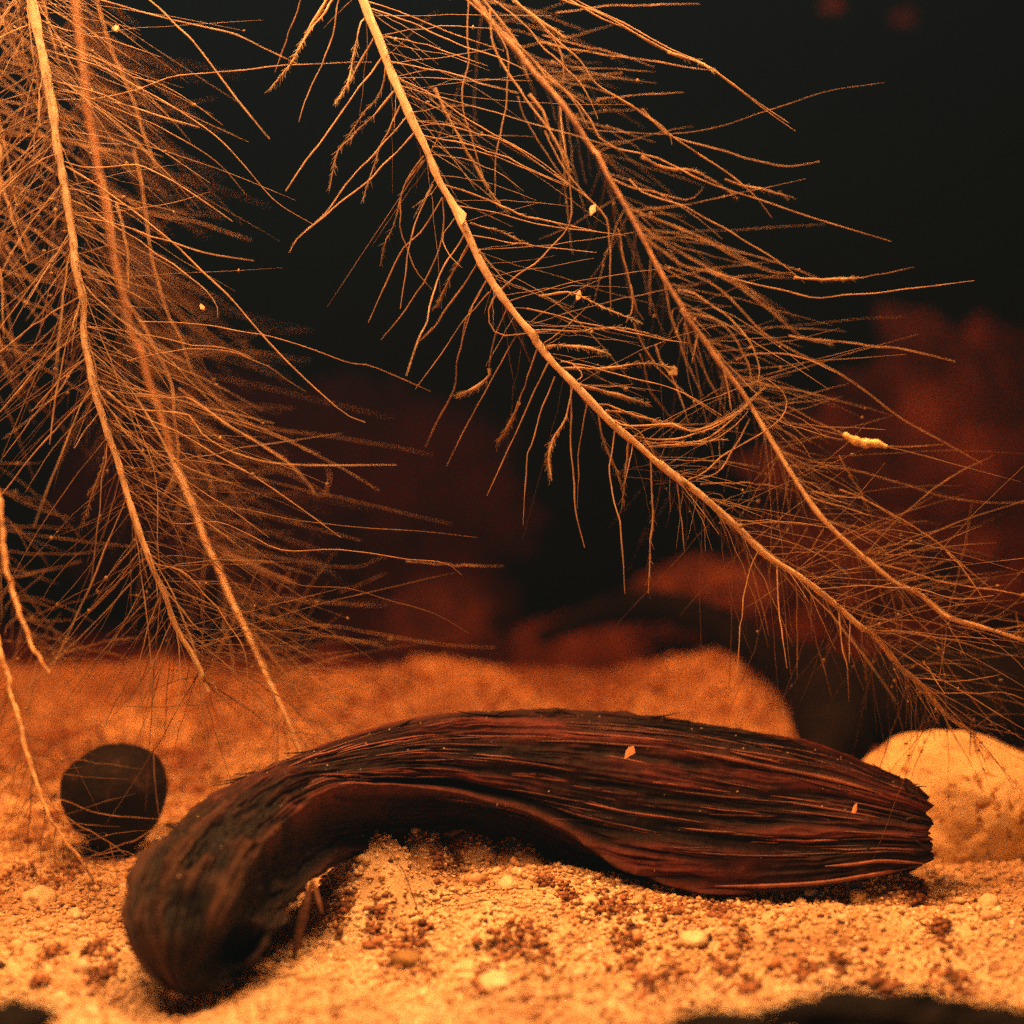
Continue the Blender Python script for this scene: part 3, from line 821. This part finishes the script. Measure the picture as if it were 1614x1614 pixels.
R6.traced('''
r=.9 z=.395 d=-.004|I 0,800 150,815 340,850 500,910 810,940
r=1 z=.394 d=-.003|I 230,850 380,960 560,1060 640,1120
r=.8 z=.395 d=-.002|I 780,560 790,760 810,940
r=.8 z=.393 d=-.002|I 820,960 700,1040 560,1090 480,1130
r=.7|I 180,740 100,900 0,1000
r=.7|I 60,300 -20,420
r=.8 z=.39|I 480,1125 620,1100 700,1130
r=.7 z=.39|I 560,1060 590,1200 600,1260
r=.7 z=.39|I 500,1110 380,1180 300,1250
''')
R6.grow(70, 0.1, 1.0, 0.010, 0.032, 60, 0.00011, own=30)
R6.grow(30, 0.2, 1.0, 0.012, 0.04, 60, 0.00008, bend=0.15)
R6.done()

# --- the long diagonal root in the middle, sharp
R3 = root('C 440,-200 500,-40 540,80 580,180 640,320 690,430 740,550 800,680 870,850 930,950 985,1060 1060,1210 1150,1360 1230,1470 1330,1600 E 900,400 980,500 1080,600 1190,720 1290,820 1400,910 1500,1000 1610,1090 F 100,860 250,980 420,1130 550,1250 700,1350 850,1470 960,1560 G 980,380 1040,450 1110,540 1190,610 1310,740 1410,810',
          [0.372, 0.372, 0.374, 0.380, 0.392], 0.00100, 0.00064, 'sharp golden root running diagonally across the middle to the cream pebble')
R3.traced('''
r=1.6 f=1.2|C 380,-60 340,0 250,150 190,280 100,390 70,435
r=1.1|C 240,-60 220,0 160,170 100,340
r=1.2 f=.8|C 400,-40 330,60 240,180 180,290
r=1.2|C 420,-60 400,0 370,170 300,340 240,480 212,575
r=1.1 f=1|C 520,90 505,110 460,300 440,400 385,490
r=1.1 f=.6|C 565,180 470,350 420,430 380,490
r=1.4|C 600,275 480,440 370,590 250,750 150,900
r=1 f=.7|C 620,320 600,430 500,560 440,650
r=1 f=.8|C 660,430 560,550 450,660 400,700 355,900
r=1 f=.5|C 700,475 640,600 590,700 540,860 505,960
r=1.1|C 735,535 620,660 520,780 440,860 350,990 280,1060
r=1.3|C 765,615 640,750 540,850 400,960 280,1060 200,1130 168,1190
r=1.1|C 800,735 720,850 690,950 690,1060 720,1170 760,1270 840,1365
r=1.1 f=.4|C 800,755 700,890 670,1040 620,1140 595,1255
r=1.2|C 845,870 780,1000 740,1110 720,1250 690,1455
r=1.3|C 890,930 790,1090 700,1180 620,1340 540,1520
r=1.1|C 890,930 890,1120 800,1330 700,1480 600,1600
r=.9|C 945,1030 890,1120 920,1200 980,1260
r=1.3|C 990,1110 880,1290 840,1400 810,1520 770,1614 E 300,575
r=1.2 f=1|C 1015,1150 930,1300 860,1450
r=1.3|C 1060,1230 960,1390 830,1560 770,1614
r=.9|C 1095,1325 1030,1450 980,1610
r=1.1|E 680,120 590,290 550,450 520,640 440,800 390,910
r=1|E 690,180 560,330 400,560 340,640
r=1.1|E 775,255 710,420 690,540
r=2.2 f=2|E 690,540 690,575 640,620 590,650 540,665
r=1|E 815,390 700,600 600,780 490,1000
r=1.2|E 920,440 850,640 800,780
r=1.5 f=1.5|E 830,700 800,780 730,890
r=1.4|E 975,500 880,700 800,880 680,1140
r=1.2|E 1000,580 920,780 870,980 850,1280
r=1.2 f=.6|E 1085,620 1050,770 990,880 970,960 985,1070
r=1.5 f=1.6|E 1030,820 990,880 970,960 975,1020
r=1.5 d=-.004|E 1075,620 1080,960 1100,1220 1140,1385
r=1.1|E 1155,690 1120,860 1110,1080 1105,1200
r=1.2 f=.6|E 1200,730 1230,880 1290,1020 1320,1130
r=1.2|E 1285,820 1260,1000 1270,1160 1310,1300 1330,1600
r=1.2 f=.8|E 1350,870 1330,1050 1315,1200
r=1|E 1370,890 1330,1080
r=1.2 f=.5|E 1450,960 1460,1150 1450,1400 1440,1600
r=1.2|E 1575,1070 1595,1240 1610,1400
r=1.3|L 55,480 110,650 150,790 190,930 215,1050
r=1.1|L 168,565 110,700 75,860 55,1050 40,1280
r=1.3|L 262,645 265,850 285,1020 315,1230
r=1.1|L 360,725 370,900 370,1280
r=.8 d=.01|L 400,740 420,900 480,1090 560,1390
r=1.3|L 598,890 610,1080 650,1240
r=1.1|L 515,830 590,1000 640,1180 655,1410
r=.9|L 660,940 655,1200
r=1.1 f=.5|L 720,990 735,1180 755,1300
r=.8|L 310,740 200,830 80,900
r=1.1|L 830,1100 900,1220 970,1400
r=.9 d=.01|L 860,1130 1000,1350 1040,1560
r=1|L 1050,1330 1140,1530
r=1 d=.01|C 545,10 700,60 860,130 1000,180 1180,240
r=1.1 d=-.004|C 550,40 700,90 870,160 1000,220 1150,270 1280,330
r=.9|C 620,170 800,210 950,260 1100,310
r=.9|C 640,290 850,330 1000,370 1100,400 1250,440
r=1.1|C 680,370 850,450 1000,560 1200,670 1350,760 1480,860
r=1|C 710,440 900,530 1070,650
r=1|C 760,570 950,600 1100,640 1250,710 1450,850
r=1.1|C 800,640 1000,680 1200,750 1350,820 1480,870
r=.9|C 840,690 1100,720 1270,790 1480,880
r=1.1 f=.5|C 890,870 1050,920 1180,980 1330,1030 1614,1090
r=1|C 960,970 1150,1000 1350,1060 1600,1090 1750,1110
r=.9 f=.7|C 1020,1050 1200,1110 1300,1160
r=.9|C 1030,1110 1250,1150 1614,1190
r=1.4 d=-.012|C 1170,1360 1250,1290 1350,1220 1450,1110 1500,1010 1490,880 1480,780 1460,620 1440,500
r=1.4 d=0|C 1160,1365 1110,1440 1110,1520 1160,1580 1250,1575 1400,1560
r=1.2 f=1|K 0,470 200,450 400,540 640,640
r=1.1|K -80,550 0,570 250,630 500,680 750,740 950,770
r=1 f=.7|K -60,690 0,690 300,690 550,680 800,740
r=1.1|K 140,885 200,900 260,940 270,985 240,1005
r=1.5 f=1.6|K 150,930 250,930 500,920 700,900 860,930
r=1|K 200,900 330,920 600,990 900,1080 1160,1230
r=1.6 f=1.8|K 250,1040 300,1050 480,1100 700,1160
r=1 f=.8|K 380,1160 400,1150 600,1230 900,1290
r=1.4 f=1.2|K 50,800 100,790 300,800 420,830
r=1.5 f=.6|K 470,1260 560,1300 800,1290 1000,1330 1150,1270 1320,1170
r=1.3 f=.6|K 420,1200 640,1230 820,1300 1020,1320 1200,1230 1340,1130
r=1.2 f=.4|K 600,1360 700,1380 900,1370 1080,1320 1250,1220 1390,1080
r=1.1 f=.4|K 640,1390 700,1400 900,1420 1100,1360 1290,1200 1440,1040
r=1.1 d=.004|K 640,1420 900,1400 1080,1400 1240,1300 1330,1200
r=1 f=.5|K 700,1430 1000,1400 1200,1380
r=1.4|K 950,1640 1040,1600 1200,1470 1400,1350 1550,1230 1575,1130 1530,1060 1450,1000
r=1.2|K 1000,1640 1130,1590 1250,1420 1340,1250
r=1.2 d=.02|L -60,430 100,440 300,430 500,440 640,430
r=1.1 d=.02|L -160,220 0,215 160,220 380,260
r=1|L 480,800 540,790 750,775 920,790 1050,800 1250,850 1450,830
r=1.1|L 760,1010 820,1040 1000,1040 1200,1070 1450,1140 1614,1170
r=.9|L 1000,1280 1100,1290 1280,1300 1480,1265
r=.9|L 1060,1340 1130,1365 1300,1370 1500,1360 1614,1400
r=.8|L 620,900 800,960 1000,960 1300,1010 1614,1100
''')
R3.grow(15, 0.0, 1.0, 0.014, 0.036, 55, 0.00014, own=0)
R3.grow(60, 0.0, 0.9, 0.022, 0.050, 62, 0.00012, side='r', back=0.2)
R3.grow(80, 0.55, 1.0, 0.015, 0.040, 55, 0.00011, back=0.3)
R3.grow(40, 0.86, 1.0, 0.008, 0.022, 40, 0.00012)
R3.grow(80, 0.05, 0.95, 0.025, 0.06, 60, 0.000095, side='r', back=0.1, bend=0.14)
R3.grow(22, 0.1, 0.7, 0.02, 0.045, 50, 0.00009, side='l', bend=0.08)
R3.grow(80, 0.6, 1.0, 0.015, 0.042, 48, 0.00009, bend=0.12)
R3.done()

# --- the root right of it, softer at the top, sharp below
R4 = root('C 960,-120 1040,0 1140,130 1250,250 1330,350 1430,460 1520,590 1600,720 D 270,470 310,540 380,660 440,780 500,890 560,980 F 200,230 270,320 350,440 420,540 490,640 560,760 630,880 700,990 790,1110 880,1200 980,1280 1080,1360 1180,1410 1290,1500 1450,1550 1614,1600 1800,1660',
          [0.415, 0.412, 0.402, 0.390, 0.388], 0.00064, 0.00052, 'reddish root right of the diagonal root, leaving the frame low at the right edge', M_STEM2)
R4.traced('''
r=2 f=.8 z=.385 d=0|J -60,560 0,690 100,880 200,1060 300,1230 360,1300
r=1.3 z=.385 d=0|J 160,-60 155,0 150,260 160,400 120,560 130,720 180,900 250,1130 300,1240
r=1.9 f=.3 z=.39 d=-.004|J 290,60 300,180 320,310 400,470 500,600 600,730 700,880 790,1080
r=1.3 z=.385 d=0|J 250,40 330,190 400,320 410,440 390,680 360,860 330,980 325,1240
r=2.1 z=.392 d=0|J 180,-90 250,0 400,180 520,330 650,480 750,560 850,680 910,800
r=1.4 z=.388 d=0|J 80,-60 190,40 330,160 490,300 700,510 860,660 950,790 1000,890 1100,950 D 450,490 600,560 800,630 950,680 1200,755
r=1.5 z=.382 d=.0|J 380,-50 440,0 560,100 700,240 850,370 950,510 1050,590 1200,680 1420,830 1450,920
r=2.4 f=1.2 z=.384 d=.0|J 440,0 560,100 640,160 700,190 760,240
r=1.3 z=.385|J 1050,590 1200,680 1420,840 1614,980 D 580,470 700,550 780,620 825,680
r=1.2 z=.385|J 640,190 690,240 740,330 760,450 755,540
r=1.2 z=.39|J 240,-70 320,0 480,130 620,290 750,420 860,520 930,640 980,760
r=1.5 z=.378 d=0|D 100,-40 170,0 260,30 380,90 500,160 600,195 680,245 760,305 880,385
r=1.3 z=.379 d=-.001|D 120,-40 190,0 300,60 420,120 520,170 610,200 690,255 780,320 870,380
r=1.2 z=.378 d=.001|D 140,-50 250,20 350,70 480,140 620,200 700,262 800,340 900,410
r=2.2 f=.8 z=.378 d=0|D 500,162 600,197 640,220
r=1.1 z=.39|J 470,610 500,720 570,850 640,960 720,1080 800,1170
r=2.2 f=.6 z=.39 d=0|J 540,600 620,700 680,850 780,1010 800,1160
r=1.6 z=.388 d=0|J 640,830 700,960 790,1110 900,1240 960,1300
r=1.2 z=.39|J 740,690 750,830 790,1060
r=1.4 z=.388 d=0|J 700,1110 800,1180 880,1230 970,1310 1040,1410 1055,1614 K 450,130 450,350 455,540
r=1.9 z=.39|K 500,40 515,90 540,260 590,440 620,560 660,620
r=1.1 z=.39|K 580,400 590,440 590,560 550,640
r=1.2|K 710,220 705,400 705,590
r=.9|K 620,80 600,160 600,340
r=1.2|K 800,400 850,640 920,840 980,980 1040,1110
r=1|K 1010,700 970,900
r=1.1 z=.39|K 600,640 640,740 720,880 860,1040 1000,1140 1160,1250
r=1.1 z=.39|K 640,840 670,940 700,1060 800,1200 880,1300
r=1.1|K 920,640 990,840 1080,1000 1180,1200
r=1|K 740,780 780,900 870,1040 950,1280
r=1.1|K 1140,840 1190,1000 1220,1200
r=1|K 1180,930 1250,1180
r=1.3|K 950,580 1100,610 1210,700 1290,820 1340,940 1350,1080
r=1.2|K 880,430 1000,460 1130,550 1260,660 1350,780 1400,930 1390,1020
r=1.1|K 800,280 1050,370 1170,450 1310,590 1450,720 1614,810 F 830,490 950,570 1100,680 1280,780 1440,870
r=1.7 f=.3|K 660,90 740,160 900,270 1100,330 1280,420 1450,550 1614,690 F 700,350 820,375
r=1.4|K 600,-40 640,10 760,120 950,220 1150,330 1350,440 1580,630
r=.9|K 1100,330 1170,350 1400,345 1614,355
r=1.1 z=.39 d=-.01|D 620,840 700,870 850,905 960,928 1100,920 1280,900 1460,877
r=1|K 700,-40 780,0 1000,80 1200,200 1450,310 1614,330
r=1.2 z=.392 d=-.006|D 380,560 420,600 560,650 740,750 850,820 930,885
r=2.2 f=.8 z=.386 d=0|D 895,868 1000,875 1110,868
r=.7 z=.386 d=0|D 1110,868 1200,850 1270,835
r=1.2 z=.39|D 420,340 500,420 620,460 760,495 870,520 975,505
r=1.9 f=1 z=.39|D 420,490 480,520 600,545 680,590 720,625
r=1.3 f=.6 z=.39|D 680,560 700,570 800,595 885,615
r=1 z=.40|D 330,560 400,590 500,610 570,625 610,590
r=1|D 380,650 420,670 600,740 760,820 860,860
r=.55 z=.39|D 250,400 300,410 500,415 650,395 850,335 1000,285 1180,258
r=.9 z=.4|D 150,40 330,20 450,15 600,12
r=.9 z=.4|D 100,130 210,155 400,180 560,210 640,220
r=.8 z=.4|D 110,110 220,140 330,165 460,210
r=.8 z=.4|D 280,310 380,300 550,288
r=.7 z=.4|D 200,210 320,215 460,225
r=1.2|F 640,340 700,350 900,375 1100,395 1200,415 1330,447
r=1|F 420,440 500,410 690,430 830,490
r=.8|F 500,600 640,640 750,690 870,745 950,785 1100,800 1280,790
r=1.2|L 583,490 585,560 595,650 630,790 690,930
r=1.2|L 800,680 820,790 880,940 990,1100
r=1.1|L 900,745 910,790 990,940 1100,1050 1190,1200 1330,1400 1500,1600
r=1.6 d=-.004|L 800,650 950,690 1120,745 1280,775 1450,800 1614,830 1700,850
r=1.4|L 450,260 620,290 730,295
r=1.1|L 600,250 720,290 790,330 950,410 1060,490 1190,590 1310,690 1480,830
r=1|L 430,280 490,310 640,350 760,390
r=1.2 f=.4|L 600,60 640,140 720,270 790,430
r=.8|L 515,465 430,610
r=.9|L 255,70 235,120 210,290 170,430
r=1|L 1060,1190 1180,1370
r=.8|L 250,30 440,90 700,150 900,210 1150,280 1400,320 1614,320
r=1.2|L 1000,790 1060,830 1250,960 1450,1030 1614,1080
r=.9|L 1190,590 1290,700 1400,860
''')
R4.grow(45, 0.0, 0.85, 0.022, 0.052, 58, 0.00013, side='r', back=0.1, own=0)
R4.grow(50, 0.0, 1.0, 0.016, 0.040, 55, 0.00012)
R4.grow(90, 0.5, 1.0, 0.018, 0.050, 55, 0.00012, side='r', back=0.2)
R4.grow(45, 0.0, 0.7, 0.02, 0.05, 52, 0.00009, side='r', bend=0.14)
R4.grow(85, 0.45, 1.0, 0.02, 0.06, 52, 0.00009, back=0.1, bend=0.14)
R4.grow(45, 0.2, 0.8, 0.015, 0.035, 40, 0.0001, side='l', bend=0.3)
R4.done()

# ------------------------------------------------------------------ small things caught on roots and lying about
def flake(name, px, py, z, w, h, ang, mat, label, cat, thick=0.0004, seed=1):
    """a small torn chip, real thickness, facing roughly the lamp"""
    r = np.random.default_rng(seed)
    n = 5; a = np.linspace(0, 2 * np.pi, n, endpoint=False) + 0.8 * (r.random(n) - 0.5)
    rad = 0.7 + 0.8 * r.random(n)
    x = np.cos(a) * rad * w / 2; y = np.sin(a) * rad * h / 2
    c, s = math.cos(ang), math.sin(ang)
    X, Z = x * c - y * s, x * s + y * c
    f = np.stack([X, 0.25 * Z + 0 * X, Z], 1); b = f + np.array([0, thick, -thick * 0.2])
    ctr = np.vstack([f.mean(0) + [0, -thick * 0.15, 0], b.mean(0)])
    V = np.vstack([f, b, ctr])
    F = [(i, (i + 1) % n, 2 * n) for i in range(n)] + [(n + (i + 1) % n, n + i, 2 * n + 1) for i in range(n)] + [(i, n + i, n + (i + 1) % n, (i + 1) % n) for i in range(n)]
    o = mesh_obj(name, V, F, mat, smooth=False)
    o.location = P(px, py, z)
    tag(o, label, cat)
    return o
k = 0.38 / FPX
flake('flake', 727, 340, 0.370, 17 * k, 30 * k, 0.35, M_FLAKE, 'orange flake stuck on the diagonal root', 'flake', 0.0008, 1)
flake('flake', 934, 328, 0.385, 10 * k, 22 * k, -0.45, M_FLAKE, 'pinkish orange chip caught where strands meet above the middle', 'flake', 0.0006, 2)
flake('flake', 912, 465, 0.378, 9 * k, 18 * k, 0.05, M_FLAKE, 'tiny orange chip upright in the tangle right of the diagonal root', 'flake', 0.0006, 3)
flake('flake', 1062, 585, 0.385, 15 * k, 15 * k, 0.3, M_FUZZ, 'small brown crumb held in the tangle between the two diagonal roots', 'crumb', 0.0008, 4)
flake('flake', 993, 1184, 0.3805, 17 * k, 20 * k, -0.6, M_FLAKE, 'orange chip lying on top of the dark pod', 'flake', 0.0006, 5)
flake('flake', 1347, 1276, 0.3735, 6 * k, 19 * k, -0.3, M_FLAKE, 'thin orange sliver on the right part of the dark pod', 'flake', 0.0004, 6)
flake('flake', 715, 1312, 0.379, 26 * k, 9 * k, 0.25, M_HUSK, 'brown shred under the arch of the pod', 'shred', 0.0005, 7)
flake('flake', 318, 484, 0.372, 9 * k, 10 * k, 0.2, M_FLAKE, 'round orange speck among the rootlets of the left root', 'speck', 0.0008, 8)
flake('flake', 182, 45, 0.40, 9 * k, 9 * k, 0.2, M_FLAKE, 'pale orange speck near the top left corner', 'speck', 0.0008, 9)

for a, b, z, r, lab in ((1312, 8, 0.80, 0.0045, 'dim reddish scrap drifting at the top edge, right of centre'), (1425, 28, 0.86, 0.0055, 'dim brown scrap drifting at the top near the right corner')):
    o = blob('drifting_scrap', P(a, b, z), (r * 1.3, r * 0.5, r), M_ROCK2, a * 0.01, 0.5, 2.2, ICO3, 0.1)
    tag(o, lab, 'scrap')

# the yellow larva-like husk hanging on a strand at the right
hz = 0.392
hp = catmull([P(a, b, hz) for a, b in px_of('F 865,745 900,768 950,785 1000,785 1045,800')], 20)
hr = 0.0011 * np.sin(np.linspace(0.25, np.pi - 0.2, 20)) ** 0.6 * (1 + 0.16 * np.sin(np.linspace(0, 26, 20)))
V, Fq = tube(hp, hr, 10)
tag(mesh_obj('larva_husk', V, Fq, M_GRUB), 'yellow segmented husk hanging on a strand at the right', 'husk')

# pointed two-pronged husk standing in front of the pod
hk = empty('pointed_husk', ground_pixel(462, 1515))
for nm, path, r in (('blade', '492,1388 484,1420 474,1460 462,1516', 0.0010), ('prong', '494,1390 500,1412 508,1440', 0.0005)):
    pz = np.linspace(0.338, hk.location[1], len(path.split()))
    c = catmull([P(a, b, z) for (a, b), z in zip(px_of('O ' + path), pz)], 24)
    V, Fq = tube(c, r * np.sin(np.linspace(0.1, np.pi - 0.05, 24)) ** 0.8 + 0.00008, 8)
    cc = np.repeat(c, 8, 0); V = cc + (V - cc) * np.array([1, 0.45, 1])
    mesh_obj(nm, V, Fq, M_HUSK, hk)
tag(hk, 'thin pointed brown husk standing in the sand before the left bend of the pod', 'husk')

# single little stones that stand out of the sand
G = [(1092, 1478, 34, 1, 'pale cream stone in the sand below the middle right of the pod'), (1352, 1408, 24, 1, 'small rounded stone standing up against the dark pod at the right'),
     (1262, 1420, 18, 1, 'little pale stone in the sand crest right below the pod belly'), (640, 1512, 40, 2, 'olive brown flat stone in the front sand left of centre'),
     (780, 1545, 42, 1, 'wide flat cream stone at the front of the sand, centre'), (60, 1412, 44, 1, 'pale stone at the left edge before the root tip'),
     (118, 1440, 22, 1, 'small pale stone left of the blunt pod end'), (930, 1420, 22, 1, 'pale yellow lump of grit under the pod belly'),
     (1560, 1420, 30, 1, 'pale stone at the right edge of the front sand'), (800, 1390, 26, 1, 'round cream stone under the arch of the pod'),
     (1215, 1527, 13, 3, 'tiny black stone in the front sand right of centre'), (1008, 1590, 10, 3, 'tiny black bead-like stone at the bottom, right of centre'),
     (63, 1524, 11, 3, 'tiny black stone in the sand at the lower left'), (632, 1527, 12, 3, 'tiny black stone on the olive stone at the front'),
     (716, 1352, 12, 3, 'tiny black stone just under the top of the arch'), (394, 1517, 8, 3, 'tiny black bead beside the hollow pod end'),
     (120, 1268, 5, 1, 'bright dot on the side of the round nut')]
for q, (a, b, w, mt, lab) in enumerate(G[:-1]):
    p = ground_pixel(a, b + w * 0.25)
    r = w * p[1] / FPX * 0.62
    blob('small_stone', p + np.array([0, 0, r * 0.2]), (r * 1.05, r * 0.9, r * 0.75), (M_GRIT, M_GRIT, M_GRIT2, M_BARK)[mt], 3.0 + q * 2.7, 0.28, 1.7, ICO3, 0.06, q * 0.9)
    tag(bpy.context.scene.objects[-1] if False else COL.objects[-1], lab, 'stone', 'small stones in the sand')

# dark bark pieces at the very front, out of focus
BK = [(1390, 1600, 150, 34, 'widest dark bark piece at the bottom edge, right of centre'), (1560, 1618, 90, 26, 'dark bark piece in the bottom right corner'),
      (20, 1612, 60, 26, 'dark bark piece in the bottom left corner'),
      (1140, 1622, 90, 20, 'dark bark piece at the bottom edge beside the widest one')]
for q, (a, b, w, h, lab) in enumerate(BK):
    z = 0.236
    V, F0 = ICO5
    s = z / FPX
    W = V * (1 + 0.34 * fbm(V[:, 0] * 3.4 + q * 5, V[:, 1] * 3.4, V[:, 2] * 3.4, 4))[:, None] * np.array([w * s, 0.006, h * s])
    o = mesh_obj('bark_piece', W, F0, M_LOG)
    o.location = P(a, b, z)
    tag(o, lab, 'bark', 'bark pieces along the front')

# thin dark root hairs lying on the sand under the arch
for q in range(9):
    x0 = rng.uniform(-0.045, -0.005); y0 = rng.uniform(0.335, 0.372); a0 = rng.uniform(-0.9, 0.6); L = rng.uniform(0.012, 0.030)
    t = np.linspace(0, 1, 14); an = a0 + rng.normal(0, 0.9) * t
    x = x0 + np.cumsum(np.cos(an)) * L / 14; y = y0 + np.cumsum(np.sin(an)) * L / 14
    V, Fq = tube(np.stack([x, y, ground(x, y) + 0.0011], 1), 0.00010, 4)
    tag(mesh_obj('root_hair', V, Fq, M_HUSK), 'thin loose brown root hair lying on the sand under the arch of the pod', 'root hair', 'loose root hairs on the sand')

# ------------------------------------------------------------------ the amber water the whole scene stands in
hw, y0, y1, zb, zt = 1.6, -0.10, 1.6, -1.02, 0.85
V = [(x, y, z) for z in (zb, zt) for y in (y0, y1) for x in (-hw, hw)]
F = [(0, 2, 3, 1), (4, 5, 7, 6), (0, 1, 5, 4), (2, 6, 7, 3), (0, 4, 6, 2), (1, 3, 7, 5)]
mw = bpy.data.materials.new('tannin_water'); mw.use_nodes = True
nt = mw.node_tree; nt.nodes.remove(nt.nodes['Principled BSDF'])
pv = nt.nodes.new('ShaderNodeVolumePrincipled')
DEN = 6.0
SIG = (1.15, 2.75, 4.5)                      # absorption per metre: tea-coloured water
pv.inputs['Color'].default_value = (0.0012, 0.0028, 0.0060, 1)
pv.inputs['Absorption Color'].default_value = (*[(1 - s / DEN) ** 2 for s in SIG], 1)
pv.inputs['Density'].default_value = DEN
nt.links.new(pv.outputs[0], nt.nodes['Material Output'].inputs['Volume'])
hb = mesh_obj('haze', V, F, mw, smooth=False)
tag(hb, 'clear amber water filling the tank around everything', 'water', kind='stuff')
